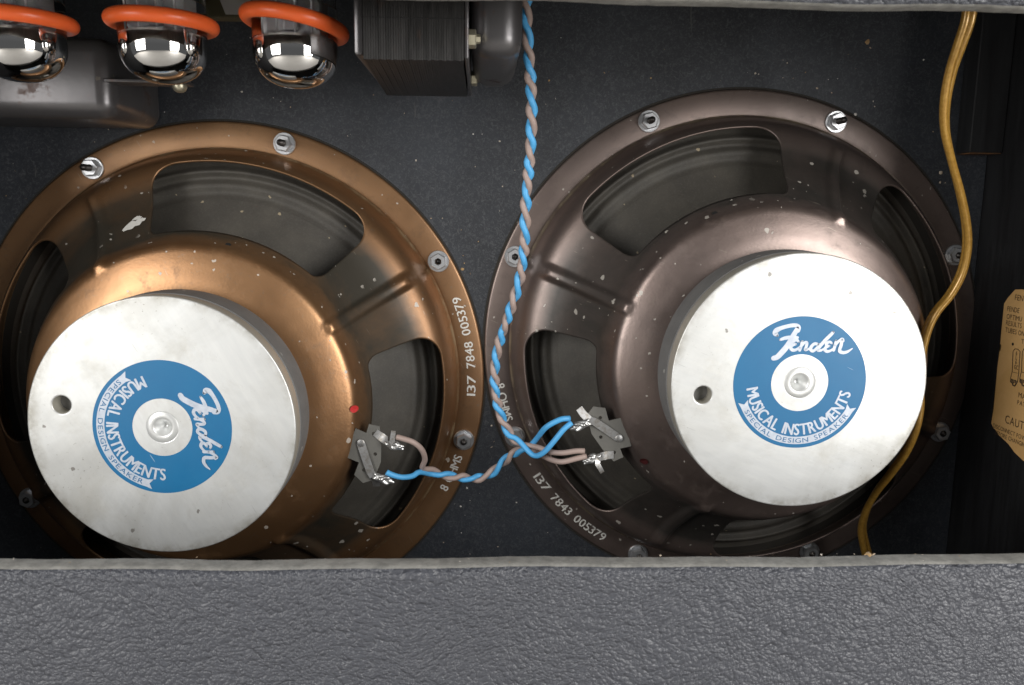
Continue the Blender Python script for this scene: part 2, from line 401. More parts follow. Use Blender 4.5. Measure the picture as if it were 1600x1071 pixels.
def lerp_tab(tab, x):
    if x <= tab[0][0]: return tab[0][1]
    for i in range(len(tab)-1):
        (a, fa), (b, fb) = tab[i], tab[i+1]
        if x <= b:
            p = tab[i-1] if i else None; q = tab[i+2] if i+2 < len(tab) else None
            s = (fb-fa)/(b-a); m0 = (fb-p[1])/(b-p[0]) if p else s; m1 = (q[1]-fa)/(q[0]-a) if q else s
            t_ = (x-a)/(b-a); h_ = b-a
            return (2*t_**3-3*t_**2+1)*fa+(t_**3-2*t_**2+t_)*h_*m0+(-2*t_**3+3*t_**2)*fb+(t_**3-t_**2)*h_*m1
    return tab[-1][1]
MM = .001

# ------------------------------------------------------------------ the cabinet
XW = .308
cab = thing('amplifier_cabinet', (0, -.1, -.262), 'open black-painted plywood amplifier cabinet holding both loudspeakers', 'cabinet')
cab_inv = Matrix.Translation((0, .1, .262))
def cpart(name, lo, hi, mat, bev=.0008, parent=cab):
    bm = bmesh.new(); add_box(bm, lo, hi, bev); bm.transform(cab_inv); return obj(name, bm, mat, parent)
cpart('baffle_board', (-XW, 0, -.25), (XW, .019, .215), BOARD, 0)
cpart('side_wall', (XW+.0005, -.198, -.268), (XW+.019, .022, .232), WALL)
cpart('side_wall', (-XW-.019, -.198, -.268), (-XW-.0005, .022, .232), WALL)
cpart('bottom_board', (-XW, -.198, -.268), (XW, .022, -.2505), WALL)
cpart('top_board', (-XW, -.198, .2155), (XW, .022, .232), WALL)
blk = cpart('corner_block', (.2878, -.0150, .0362), (XW, -.0003, .14), WALL, .0006)
cpart('raw_end', (.2886, -.0142, .0356), (XW-.0006, -.0008, .0361), RAW, 0)

t = NT('pale_bench_laminate')
BENCH = t.out(Base_Color=t.mix(t.noise(8, 4), (.42, .40, .37), (.52, .50, .46)), Roughness=.6)
bm = bmesh.new(); add_box(bm, (-.9, -1.2, -.31), (.9, .15, -.2685), .004); o_ = obj('bench_top', bm, BENCH)
tag(o_, 'pale bench top that the amplifier cabinet stands on', None, None, 'structure')
# back panels: boards wrapped in grained vinyl, rounded edges
def back_panel(name, z0, z1, edge_z, label):
    o = thing(name, (0, -.19, z0), label, 'back panel')
    inv = Matrix.Translation((0, .19, -z0))
    y0, y1 = -.1955, -.1835
    bm = bmesh.new()
    # cross-section with rounded edge nearest the opening, swept along X in slices with a slight irregularity
    up = edge_z > (z0+z1)/2
    prof = []
    r = .0042
    for i in range(7):
        a = math.pi/2*i/6
        prof.append((y0+r-r*math.cos(a), -r+r*math.sin(a)))
    for i in range(5):
        a = math.pi/2*i/4
        prof.append((y1-.002+.002*math.sin(a), -.002+.002*math.cos(a)))
    far = abs((z0 if up else z1)-edge_z)
    prof = [(y0, -far)]+prof+[(y1, -far)]
    sg = 1 if up else -1
    n = 160; rows = []
    for i in range(n+1):
        x = -.300+.600*i/n
        dz = .0004*math.sin(x*31+1)+.00025*math.sin(x*83)+.00012*rnd.uniform(-1, 1)
        dz += -.0012*math.cos(x/.3*1.3) if up else .0006*math.cos(x/.3*1.4)
        rows.append([bm.verts.new((x, y, edge_z+sg*z+(dz if z > -.01 else 0))) for y, z in prof])
    for nm, mt, ks in (('vinyl_covering', VINYL, (0, 1, 2, 3, 4)), ('worn_edge', VEDGE, tuple(range(5, len(prof)-1)))):
        b2 = bm.copy(); b2.verts.ensure_lookup_table(); np_ = len(prof)
        for i in range(n):
            A = b2.verts[i*np_:(i+1)*np_]; B = b2.verts[(i+1)*np_:(i+2)*np_]
            for k in ks: b2.faces.new((A[k], A[k+1], B[k+1], B[k]))
            if ks[0] == 0: b2.faces.new((A[-1], A[0], B[0], B[-1]))
        if ks[0] == 0: b2.faces.new(b2.verts[:np_]); b2.faces.new(b2.verts[-np_:])
        bmesh.ops.delete(b2, geom=[v for v in b2.verts if not v.link_faces], context='VERTS')
        b2.transform(inv); obj(nm, b2, mt, o, angle=50)
    bm.free()
    return o
back_panel('back_panel', -.25, -.1385, -.1385, 'lower back panel in dark grey pebble-grained vinyl below the speakers')
back_panel('back_panel', .0736, .20, .0736, 'upper back panel in grained vinyl, its lower edge crossing above the tubes')

# ------------------------------------------------------------------ loudspeakers
PROF = [(60, 77.6), (68, 77.0), (75, 75.2), (81, 73.2), (84.6, 71.6), (86.6, 69.4), (88.0, 66.0), (90, 60.8), (92.4, 55.8), (96.5, 50.0), (103, 42.4), (111, 34.2), (118, 29.0),
        (124.5, 25.6), (129.5, 22.8), (133, 19.2), (135.5, 14), (137.3, 8), (138.6, 3.4), (140, 1.7)]
def basket_h(r, th):
    h = lerp_tab(PROF, r)
    k = (th % 90 + 45) % 90 - 45                        # degrees from the nearest spoke
    td = r*math.sin(R(k))
    fade = max(0, min(1, (r-83.8)/4.5))*max(0, min(1, (132-r)/4)); fade = fade*fade*(3-2*fade)
    h += 4.6*fade*math.exp(-(td/3.7)**4)                # pressed rib along the spoke
    return h
def window_mesh(bm):
    c_r, K, N = 112., 34, 176
    th0, th1, ra, rb = -29.6, 29.6, 93.2, 131.6        # window, degrees from its middle
    # work in metric-like plane: x = tangential arc at c_r, y = r
    deg2mm = R(1)*c_r
    hw, cr_ = th1*deg2mm, 10.
    def rrect(px, py, x0, x1, y0, y1, rad):
        # ray from centre (0, c_r) direction (px, py) -> distance to rounded rect (march)
        lo_, hi_ = 0., 300.
        for _ in range(40):
            mid = (lo_+hi_)/2; x, y = px*mid, c_r+py*mid
            rad = 6.0 if y < c_r else 13.
            qx = max(x0+rad-x, x-(x1-rad), 0.); qy = max(y0+rad-y, y-(y1-rad), 0.)
            inside = x0 <= x <= x1 and y0 <= y <= y1 and math.hypot(qx, qy) <= rad
            if inside: lo_ = mid
            else: hi_ = mid
        return lo_
    X, Ya, Yb = 45*deg2mm, 60., 140.
    dirs = []
    # directions distributed along the outer rectangle perimeter so that corners are hit exactly
    def seg(a, b, n): return [(a[0]+(b[0]-a[0])*i/n, a[1]+(b[1]-a[1])*i/n) for i in range(n)]
    per = seg((-X, Ya), (X, Ya), 60)+seg((X, Ya), (X, Yb), 40)+seg((X, Yb), (-X, Yb), 60)+seg((-X, Yb), (-X, Ya), 40)
    rings = [[] for _ in range(K+1)]
    for ox, oy in per:
        dx, dy = ox, oy-c_r; L = math.hypot(dx, dy); px, py = dx/L, dy/L
        d_in = rrect(px, py, -hw, hw, ra, rb, cr_)
        ix, iy = px*d_in, c_r+py*d_in
        for k in range(K+1):
            f = k/K
            rings[k].append((ix+(ox-ix)*f, iy+(oy-iy)*f))
    for q in range(4):
        base = 45+90*q
        vr = []
        for ring in rings:
            row = []
            for x, y in ring:
                th = base+x/deg2mm; h_ = basket_h(y, th)
                row.append(bm.verts.new((y*math.cos(R(th)), y*math.sin(R(th)), h_)))
            vr.append(row)
        for A, B in zip(vr, vr[1:]):
            n = len(A)
            for i in range(n): bm.faces.new((A[i], A[(i+1) % n], B[(i+1) % n], B[i]))
    bmesh.ops.remove_doubles(bm, verts=bm.verts, dist=.02)

# script logotype strokes traced in the label's own plane (units: 1/14.7 mm, y down, origin at label centre)
LOGO = [
 [(-192,-352,14),(-205,-366,19),(-196,-386,19),(-170,-400,15),(-135,-412,14),(-90,-422,14),(-52,-422,14),(-36,-408,15),(-40,-385,16)],
 [(-44,-400,16),(-68,-355,19),(-92,-305,20),(-118,-262,21),(-150,-222,21),(-178,-192,20),(-205,-182,18)],
 [(-166,-318,9),(-130,-330,13),(-85,-336,13),(-40,-334,10)],
 [(-30,-304,9),(-48,-318,11),(-68,-306,11),(-72,-290,10),(-50,-286,9)],
 [(-52,-286,9),(-76,-276,11),(-84,-256,12),(-66,-242,12),(-40,-248,10),(-14,-268,8)],
 [(-4,-304,11),(-10,-270,11),(-18,-242,11)],
 [(-16,-262,9),(12,-296,10),(30,-296,11),(28,-268,11),(22,-246,11),(40,-248,8),(60,-262,7)],
 [(112,-286,10),(88,-290,11),(66,-270,12),(62,-248,12),(80,-236,11),(104,-256,10),(122,-284,10)],
 [(216,-372,12),(186,-340,13),(150,-300,13),(122,-264,13),(116,-244,12),(138,-242,9),(156,-252,7)],
 [(214,-294,8),(196,-304,10),(176,-294,11),(176,-278,10),(196,-274,8)],
 [(194,-274,8),(172,-264,11),(166,-246,12),(184,-234,11),(208,-240,9),(232,-258,8)],
 [(244,-310,11),(238,-278,11),(230,-244,11)],
 [(240,-282,9),(262,-308,10),(286,-324,12),(296,-312,9)],
 [(286,-314,12),(282,-280,12),(274,-240,13),(300,-226,12),(334,-234,10),(366,-256,4)],
]
def stroke(bm, pts, z, k):
    P = catmull([(x, -y, w_) for x, y, w_ in pts], 6)
    L = []; Rr = []
    for i, p in enumerate(P):
        a = P[max(i-1, 0)]; b = P[min(i+1, len(P)-1)]
        d = Vector((b.x-a.x, b.y-a.y)).normalized(); n = Vector((-d.y, d.x))
        L.append(bm.verts.new(((p.x+n.x*p.z)*k, (p.y+n.y*p.z)*k, z))); Rr.append(bm.verts.new(((p.x-n.x*p.z)*k, (p.y-n.y*p.z)*k, z)))
    for i in range(len(P)-1): bm.faces.new((Rr[i], Rr[i+1], L[i+1], L[i]))
    for e, o_ in ((0, -1), (-1, 1)):                     # round ends
        p = P[e]; q = P[1] if e == 0 else P[-2]
        d = Vector((p.x-q.x, p.y-q.y)).normalized(); n = Vector((-d.y, d.x))
        fan = [L[e]]+[bm.verts.new(((p.x+(n.x*math.cos(a)+d.x*math.sin(a))*p.z)*k, (p.y+(n.y*math.cos(a)+d.y*math.sin(a))*p.z)*k, z)) for a in [math.pi*i/7 for i in range(1, 7)]]+[Rr[e]]
        bm.faces.new(fan)

def speaker(x, z, ang, steel, label, number, lab_ang, hole, studs, dotmat, moff):
    root = thing('loudspeaker', (x, 0, z), label, 'loudspeaker', (R(90), -R(ang), 0), 'twin loudspeakers')
    SM = Matrix.Scale(MM, 4)
    def P(name, bm, mat, parent=root, **kw):
        bm.transform(SM); return obj(name, bm, mat, parent, **kw)
    mo = Matrix.Rotation(R(-ang), 4, 'Z') @ Vector((moff[0], moff[1], 0)); MO = Matrix.Translation(mo)
    # basket
    bm = bmesh.new(); window_mesh(bm)
    add_lathe(bm, [(138.2, .6), (139.6, 1.5), (141.5, 1.75), (153.6, 1.75), (154.6, 1.4), (155.2, .5)], 240)
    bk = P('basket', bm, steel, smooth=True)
    so = bk.modifiers.new('thickness', 'SOLIDIFY'); so.thickness = .0012; so.offset = -1
    bm = bmesh.new(); add_lathe(bm, [(126, .35), (156.2, .35), (156.4, .05), (126, .05)], 160); P('gasket', bm, GASKET)
    # printed numbers on the rim
    bm = bmesh.new()
    arc_text(bm, '137', 149.9, -31.3, 5.6, 1.95, fit=5.0, heavy=.10); P('printed_lettering', bm, WHITEINK, bk); bm = bmesh.new()
    arc_text(bm, number, 149.9, -23.8, 5.6, 1.95, fit=6.4, heavy=.10); P('printed_lettering', bm, WHITEINK, bk); bm = bmesh.new()
    arc_text(bm, '005379', 149.9, -14.2, 5.6, 1.95, fit=9.4, heavy=.10); P('printed_lettering', bm, WHITEINK, bk); bm = bmesh.new()
    arc_text(bm, '8 OHMS', 149.9, -54.0, 5.6, 1.95, fit=9.6, heavy=.10)
    P('printed_lettering', bm, WHITEINK, bk)
    # rivet holes at the window's inner edge
    for a in (46, 224):
        bm = bmesh.new(); rr = 88.6
        c = Vector((rr*math.cos(R(a)), rr*math.sin(R(a)), basket_h(rr, a)))
        nrm = Vector((math.cos(R(a))*.8, math.sin(R(a))*.8, .6)).normalized()
        q = nrm.to_track_quat('Z', 'Y').to_matrix().to_4x4(); q.translation = c+nrm*.12
        bmesh.ops.create_circle(bm, cap_ends=True, radius=1.5, segments=16); bm.transform(q); P('rivet_hole', bm, BLACK, bk)
    # cone with its corrugated surround
    bm = bmesh.new()
    pr = [(133, .9), (130, 1.0), (128.4, 2.4), (127, 5.6), (126, 6.4), (125, 5.6), (123.6, 3.6), (122.4, 3.1), (121.2, 3.8), (119.8, 5.9), (118.2, 6.8), (116.4, 6.4), (114.8, 5.7), (113.4, 5.6), (112, 6.4), (110, 7.8)]
    cone = [(110-i*4, 7.8+60*((i*4)/75)**1.12*.93) for i in range(1, 20)]
    add_lathe(bm, pr[::-1], 200); ring = add_lathe(bm, [(110, 7.8)]+cone, 160)
    P('cone', bm, CONE, smooth=True)
    def PM(name, bm, *a_, **k_): bm.transform(MO); return P(name, bm, *a_, **k_)
    # magnet
    bm = bmesh.new(); add_lathe(bm, [(40, 76.5), (63.4, 76.5), (64.3, 77.2), (64.6, 84), (64.4, 97.2), (63.6, 98), (40, 98)], 128); PM('magnet_ring', bm, FERRITE, smooth=False, angle=35)
    me = curve_mesh([circ(64.2-.7, 160), circ(5.1, 40, hole), circ(8.05, 48)], 4.3, .7, 2)
    bm = bmesh.new(); bm.from_mesh(me); bmesh.ops.translate(bm, vec=(0, 0, 103), verts=bm.verts)
    pl = PM('back_plate', bm, [ZINC, ZEDGE], angle=40)
    for p_ in pl.data.polygons:
        if abs(p_.normal.z) < .6: p_.material_index = 1
    bm = bmesh.new(); add_lathe(bm, [(0, 100), (6, 100), (6, 97.9), (0, 97.9)], 40, at0=(hole[0], hole[1], 0)); PM('hole_floor', bm, FERRITE, pl)
    bm = bmesh.new(); add_lathe(bm, [(0, 102.6), (.9, 102.9), (1.2, 104.4), (3.2, 106.3), (4.1, 107.4), (4.6, 107.9), (5.2, 107.96), (7.7, 107.98), (7.95, 107.6), (7.95, 98)], 64); PM('pole_piece', bm, ZINC, pl, angle=60)
    # sticker
    me = curve_mesh([circ(33.3, 160), circ(14.35, 96)], .05)
    bm = bmesh.new(); bm.from_mesh(me); bmesh.ops.translate(bm, vec=(0, 0, 108.06), verts=bm.verts); st = PM('sticker', bm, BLUE)
    rotl = Matrix.Rotation(R(lab_ang-ang), 4, 'Z')
    bm = bmesh.new()
    for i, s_ in enumerate(LOGO): stroke(bm, s_, 108.17+.02*i, 1/14.7)
    bm.transform(rotl); PM('script_logo', bm, SILVER, st)
    bm = bmesh.new(); arc_text(bm, 'MUSICAL INSTRUMENTS', 26.6, -92.2, 6.1, 108.18, fit=163, sx=.66, bold=0., heavy=.24, gap=.09, space=.4); bm.transform(rotl); PM('ring_lettering', bm, SILVER, st)
    bm = bmesh.new(); row = []
    for i in range(49):
        a = R(-92.2-63.5+127*i/48); row.append([bm.verts.new((r_*math.cos(a), r_*math.sin(a), 108.17)) for r_ in (27.6, 29.4, 31.4)])
    for sgn, e in ((-1, 0), (1, 48)):                    # notched ribbon ends
        a0 = R(-92.2+sgn*63.5); a1 = R(-92.2+sgn*69)
        ex = [bm.verts.new((r_*math.cos(a), r_*math.sin(a), 108.17)) for r_, a in ((26.9, a1), (29.4, a0+sgn*R(2.2)), (32.0, a1))]
        bm.faces.new((row[e][0], row[e][1], ex[1], ex[0])); bm.faces.new((row[e][1], row[e][2], ex[2], ex[1]))
    for A, B in zip(row, row[1:]):
        for k in range(2): bm.faces.new((A[k], A[k+1], B[k+1], B[k]))
    bm.transform(rotl); PM('ribbon', bm, SILVER, st)
    bm = bmesh.new(); arc_text(bm, 'SPECIAL DESIGN SPEAKER', 30.7, -92.2, 2.5, 108.27, fit=119, sx=1.1, bold=.0, gap=.16, space=.5); bm.transform(rotl); PM('ribbon_lettering', bm, BLUE, st)
    # bolts round the rim
    for i in range(8):
        a = R(45*i); L = studs[i]; rb = 147.4
        c = (rb*math.cos(a), rb*math.sin(a), 0)
        bm = bmesh.new(); add_lathe(bm, [(2.0, 1.8), (6.5, 1.8), (6.5, 2.7), (6.2, 3.0), (2.0, 3.0)], 32, at0=c)
        w_ = P('washer', bm, STEEL, angle=40)
        bm = bmesh.new(); ph = rnd.uniform(0, 1)
        add_lathe(bm, [(2.1, 3.05), (5.2, 3.05), (5.2, 6.4), (4.6, 7.0), (2.3, 7.0), (2.1, 6.0), (2.1, 3.05)], 6, at0=c, a0=ph); P('hex_nut', bm, STEEL, w_, angle=25)
        bm = bmesh.new(); pr = [(0, 1)]
        hh = 1
        while hh < L-2: pr += [(1.95, hh), (1.6, hh+.35), (1.95, hh+.7)]; hh += .7
        pr += [(1.7, L-1.6), (.6, L), (0, L)] if L > 8 else [(1.5, L), (0, L)]
        add_lathe(bm, pr, 16, at0=c); P('screw_thread', bm, DSTEEL, w_, smooth=True)
    # terminal strip on the window's inner edge
    z0 = 66.5
    plate = [(72.6, -55.6), (77.5, -58.2), (81.2, -60.6), (78.6, -68.2), (68.5, -79), (60, -83.2), (53.6, -77.6), (57.4, -72), (52.4, -69.4), (58.2, -59.4), (66.4, -61.8)]
    plate = [(56.0, -81.2), (54.4, -74.8), (60.2, -70.2), (55.6, -64.0), (68.6, -53.0), (72.2, -58.2), (76.0, -54.6), (80.2, -58.6), (76.2, -67.0), (70.4, -76.0), (62.0, -82.6)]
    me = curve_mesh([plate, circ(1.0, 14, (60.3, -75.2)), circ(1.0, 14, (70.2, -70.6)), circ(1.0, 14, (75.4, -60.4))], .6)
    bm = bmesh.new(); bm.from_mesh(me); bmesh.ops.translate(bm, vec=(0, 0, z0+3.2), verts=bm.verts)
    tp = P('terminal_strip', bm, FIBRE)
    zt = z0+4.2
    def ribbon(bm, pts, w0, th=.5):
        T, N = frames([Vector(p_) for p_ in pts]); rows = []
        for i, p_ in enumerate(pts):
            p_ = Vector(p_); s_ = Vector((T[i].y, -T[i].x, 0)).normalized() if abs(T[i].z) < .95 else Vector((.7, .7, 0))
            up_ = T[i].cross(s_).normalized(); w1 = w0[i] if isinstance(w0, list) else w0
            rows.append([bm.verts.new(p_+s_*w1/2*a+up_*th/2*b) for a, b in ((-1, -1), (1, -1), (1, 1), (-1, 1))])
        for A, B in zip(rows, rows[1:]):
            for k in range(4): bm.faces.new((A[k], A[(k+1) % 4], B[(k+1) % 4], B[k]))
        bm.faces.new(rows[0]); bm.faces.new(rows[-1])
    # long lug riveted across the strip, its tail bent down and away
    bm = bmesh.new(); ribbon(bm, [(67.3, -60.6, zt), (66.9, -61.4, zt+.3), (65.2, -68.5, zt+.8), (63.2, -77.6, zt+1.2), (63.4, -80.6, zt+1.4), (62.2, -84.2, zt-1.6), (60.4, -87.2, zt-4.0)], [2.4, 4.4, 4.4, 4.2, 4.4, 4.0, 3.8])
    add_lathe(bm, [(2.1, zt+.2), (2.1, zt+.75), (1.5, zt+1.05), (0, zt+1.1)], 20, at0=(67.0, -61.3, 0))
    P('terminal_lug', bm, LUG, tp, angle=40)
    bm = bmesh.new(); ribbon(bm, [(76.6, -60.2, zt), (78.0, -63.4, zt+.2), (79.6, -66.4, zt+1.4), (80.6, -68.6, zt+4.6), (83.2, -68.0, zt+6.2), (86.8, -63.4, zt+5.4)], [4.0, 4.6, 4.6, 3.8, 2.8, 2.4])
    P('terminal_lug', bm, LUG, tp, angle=40)
    for cpt, dr in (((65.6, -82.0, zt+2.4), (4.2, -4.6, .4)), ((80.6, -69.2, zt+2.6), (4.6, -4.6, .4))):
        bm = bmesh.new(); c = Vector(cpt); d_ = Vector(dr)
        bmesh.ops.create_icosphere(bm, subdivisions=4, radius=1)
        for v_ in bm.verts:
            n_ = 1+.22*math.sin(v_.co.x*5+cpt[0])*math.cos(v_.co.y*4.3)+.12*math.sin(v_.co.z*9+v_.co.x*7)
            v_.co = v_.co*n_
        q = d_.to_track_quat('X', 'Z').to_matrix().to_4x4() @ Matrix.Diagonal((5.2, 2.3, 2.2, 1)); q.translation = c+d_*.42
        bm.transform(q); P('solder_joint', bm, SOLDER, tp, smooth=True)
    # inspection paint dot
    bm = bmesh.new(); bmesh.ops.create_circle(bm, cap_ends=True, radius=1.7, segments=18)
    for v_ in bm.verts: v_.co = Vector((73.8+v_.co.x*1.1, -43.4+v_.co.y*1.2, 0)); v_.co.z = basket_h(math.hypot(v_.co.x, v_.co.y), math.degrees(math.atan2(v_.co.y, v_.co.x)))+1.0
    P('paint_dot', bm, dotmat, bk)
    return root
LX, LZ, RX, RZ, LA, RA = -.1532, -.1061, .1571, -.0830, 30.4, 248.2
SL = speaker(LX, LZ, LA, COPPER, 'copper-coloured loudspeaker on the left, its round blue sticker turned sideways', '7848', -79, (-35.1, 33.5), [3.0, 14.5, 15.5, 9, 9, 9, 9, 9.4], REDP, (-1.2, -.25))
SR = speaker(RX, RZ, RA, BRONZE, 'dark bronze loudspeaker on the right, its round blue sticker reading upright', '7843', 0, (23.7, -42.3), [9, 9, 9, 9, 15.5, 14, 3.2, 9], DREDP, (.8, -.3))
bm = bmesh.new(); ca, sa = math.cos(R(-LA)), math.sin(R(-LA))
for px, py, L_, w_, a_ in ((203, 352, 5.2, 2.0, 24), (213, 346, 3.6, 1.4, 30), (207, 341, 2.6, .9, 20), (197, 357, 2.4, .9, 35)):
    q = at(px, py, .0463); x0, y0 = (q.x-LX)*1000, (q.z-LZ)*1000
    x0, y0 = x0*ca-y0*sa, x0*sa+y0*ca
    pts = [(L_*math.cos(6.283*i/16)*(1+.25*math.sin(i*5.1)), w_*math.sin(6.283*i/16)*(1+.3*math.sin(i*3.7))) for i in range(16)]
    ang_ = R(a_-LA); vs = []
    for u_, v_ in [(0, 0)]+pts:
        X_ = x0+u_*math.cos(ang_)-v_*math.sin(ang_); Y_ = y0+u_*math.sin(ang_)+v_*math.cos(ang_)
        vs.append(bm.verts.new((X_*MM, Y_*MM, (basket_h(math.hypot(X_, Y_), math.degrees(math.atan2(Y_, X_)))+.5)*MM)))
    for i in range(16): bm.faces.new((vs[0], vs[1+i], vs[1+(i+1) % 16]))
sm_ = obj('paint_smear', bm, WHITEINK, [c_ for c_ in SL.children if c_.name.startswith('basket')][0]); sm_['kind'] = 'stuff'
def spk_pt(which, x, y, z):
    """speaker-local mm -> world"""
    X, Z, a = (LX, LZ, LA) if which == 'L' else (RX, RZ, RA)
    c, s = math.cos(R(a)), math.sin(R(a))
    return Vector((X+(x*c-y*s)*MM, -z*MM, Z+(x*s+y*c)*MM))

# ------------------------------------------------------------------ tubes hanging from the chassis
chs = thing('chassis', (0, -.12, .125), 'steel chassis rail glimpsed between the tubes behind the upper back panel', 'chassis')
bm = bmesh.new(); add_box(bm, (-.29, -.06, 0), (.2, .09, .05), .001); obj('steel_pan', bm, CHASSIS, chs)
bm = bmesh.new(); add_box(bm, (-.130, .026, -.0385), (-.085, .034, -.0003), .0006); ra_ = obj('socket_bracket', bm, CHASSIS, chs)
bm = bmesh.new(); add_prism(bm, [(-.1225, -.0290), (-.1195, -.0370), (-.0900, -.0370), (-.0900, -.0290)], 0, .00012)
bm.transform(Matrix(((1, 0, 0, 0), (0, 0, -1, .0259), (0, 1, 0, 0), (0, 0, 0, 1)))); obj('white_label', bm, WHITELBL, ra_)
def tube(x, y, z, label, red):
    o = thing('vacuum_tube', (x, y, z), label, 'vacuum tube', group='output tubes')
    dome = [(0, 0), (2.5, .1), (5, .38), (7.5, 1.0), (10, 2.0), (12.3, 3.3), (14.2, 4.9), (15.7, 6.7), (16.8, 8.7), (17.5, 10.8), (17.9, 13), (18, 15.5), (18, 33)]
    bm = bmesh.new(); add_lathe(bm, [(r*MM, h*MM) for r, h in dome], 72); obj('getter_mirror', bm, MIRROR, o, smooth=True)
    bm = bmesh.new(); add_lathe(bm, [(18.0*MM, .0331), (18*MM, .07), (17.8*MM, .0702), (17.2*MM, .07), (17.2*MM, .0331), (18*MM, .0331)], 72); obj('glass_bulb', bm, GLASS, o, angle=50)
    bm = bmesh.new(); add_box(bm, (-.0115, -.006, .021), (.0115, .006, .066), .002); add_box(bm, (-.003, -.0085, .0225), (.003, .0085, .066), .001); obj('plate_electrode', bm, GREYP, o)
    for a_ in (-50, -18, 12, 40):
        bm = bmesh.new(); add_tube(bm, [Vector((.0142*math.sin(R(a_)), -.0142*math.cos(R(a_)), h_)) for h_ in (.0205, .04, .066)], .00045, 8); obj('support_rod', bm, STEEL, o, smooth=True)
    bm = bmesh.new(); add_lathe(bm, [(0, .0195), (.0155, .0195), (.0155, .0203), (0, .0203)], 40); obj('mica_disc', bm, MICA, o, angle=40)
    bm = bmesh.new(); add_lathe(bm, [(0, .0655), (.0185, .0655), (.0185, .085), (0, .085)], 40); obj('base', bm, BLACK, o, angle=40)
    if red:
        bm = bmesh.new()
        def cyl(a, zz): return Vector((18.15*MM*math.sin(R(a)), -18.15*MM*math.cos(R(a)), zz))
        for pts in ([(-6, .0352), (-2, .0338), (2, .0325)], [(19, .0354), (22, .0340), (25, .0332), (28, .0340), (31, .0354)], [(41, .0354), (40, .0340), (36, .0326)]):
            add_tube(bm, catmull([cyl(a, zz) for a, zz in pts], 5), .0007, 6)
        obj('red_print', bm, REDINK, o, smooth=True)
    return o
def ring(x, y, z, tilt, label):
    bm = bmesh.new(); n, k = 72, 20; rows = []
    for i in range(n):
        a = 2*math.pi*i/n
        rows.append([bm.verts.new(((20.2+3.15*math.cos(2*math.pi*j/k))*MM*math.cos(a), (20.2+3.15*math.cos(2*math.pi*j/k))*MM*math.sin(a), 3.2*MM*math.sin(2*math.pi*j/k))) for j in range(k)])
    for i in range(n):
        A, B = rows[i], rows[(i+1) % n]
        for j in range(k): bm.faces.new((A[j], B[j], B[(j+1) % k], A[(j+1) % k]))
    o = obj('damper_ring', bm, ORANGE, smooth=True); o.location = (x, y, z); o.rotation_euler = tilt
    return tag(o, label, 'rubber ring', 'orange tube rings')
for i, (px, py, tip, rz, tilt, lab, lab2) in enumerate([
    (30, 45, 126, .0772, (R(2), R(3), 0), 'silver-domed glass tube in the top left corner, cut off by the frame', 'orange rubber ring on the leftmost tube, partly out of the frame'),
    (254, 45, 129, .0770, (R(1), R(2), 0), 'silver-domed glass tube between two others, with red print above its ring', 'orange rubber ring on the middle tube of the three'),
    (461, 45, 136, .0775, (R(-3), R(9), 0), 'silver-domed glass tube standing nearest the laminated transformer', 'orange rubber ring tilted on the tube beside the laminated transformer')]):
    c = at(px, py, .125); b = at(px, tip, .128)
    tube(c.x, -.125, b.z-.0004, lab, i == 1)
    ring(c.x, -.125, rz, tilt, lab2)

# ------------------------------------------------------------------ laminated transformer
tr = thing('transformer', (-.027, -.105, .13), 'large transformer with a black laminated core and side bell beside the twisted wires', 'transformer')
inv = Matrix.Translation((.027, .105, -.13))
bm = bmesh.new(); n = 40
for i in range(n):
    x0 = -.0469; k = .0396/n; pr = .00010*((i*7) % 3)+rnd.uniform(0, .00012)
    y0_, y1_ = -.160-pr, -.050+pr; zb = .0580-pr
    a = [bm.verts.new((x0+k*(i+s), y, z)) for s, y, z in ((0, y0_, .13), (0, y0_, zb), (0, y1_, zb+.0008), (0, y1_, .13))]
    b = [bm.verts.new((x0+k*(i+.90), y, z)) for y, z in ((y0_, .13), (y0_, zb), (y1_, zb+.0008), (y1_, .13))]
    # far end sits a little further left, as the stack is not quite square to the baffle
    for v_ in a+b: v_.co.x += -.0035*(v_.co.y+.16)/.11
    bm.faces.new(a); bm.faces.new(b[::-1])
    for q in range(4): bm.faces.new((a[q], a[(q+1) % 4], b[(q+1) % 4], b[q]))
add_box(bm, (-.0466, -.1595, .0586), (-.0078, -.0505, .129))
bm.transform(inv); la = obj('lamination_stack', bm, LAM, tr); la['kind'] = 'stuff'
bm = bmesh.new(); add_box(bm, (-.0474, -.1604, .0735), (-.0069, -.1601, .0738)); bm.transform(inv); obj('core_seam', bm, BLACK, tr)
bm = bmesh.new(); add_box(bm, (-.0072, -.1585, .0590), (-.0056, -.050, .13), .0005); add_box(bm, (-.0050, -.150, .0615), (.0165, -.060, .14), .0085, 5); bm.transform(inv); obj('end_bell', bm, ENAMEL, tr, angle=30)
bm = bmesh.new(); add_box(bm, (-.0512, -.156, .0600), (-.0474, -.052, .13), .0015); bm.transform(inv); obj('end_bell', bm, ENAMEL, tr, angle=30)
for bx, by, bz in ((-.0055, -.1535, .0675), (-.0055, -.066, .0655)):
    bm = bmesh.new(); add_lathe(bm, [(0, 0), (.0037, 0), (.0037, .0026), (.0032, .0030), (.0019, .0030), (.0018, .0046), (0, .0048)], 6, a0=.3)
    bm.transform(inv @ Matrix.Translation((bx, by, bz)) @ Matrix.Rotation(R(90), 4, 'Y')); obj('bolt_nut', bm, BRASSY, tr, angle=25)

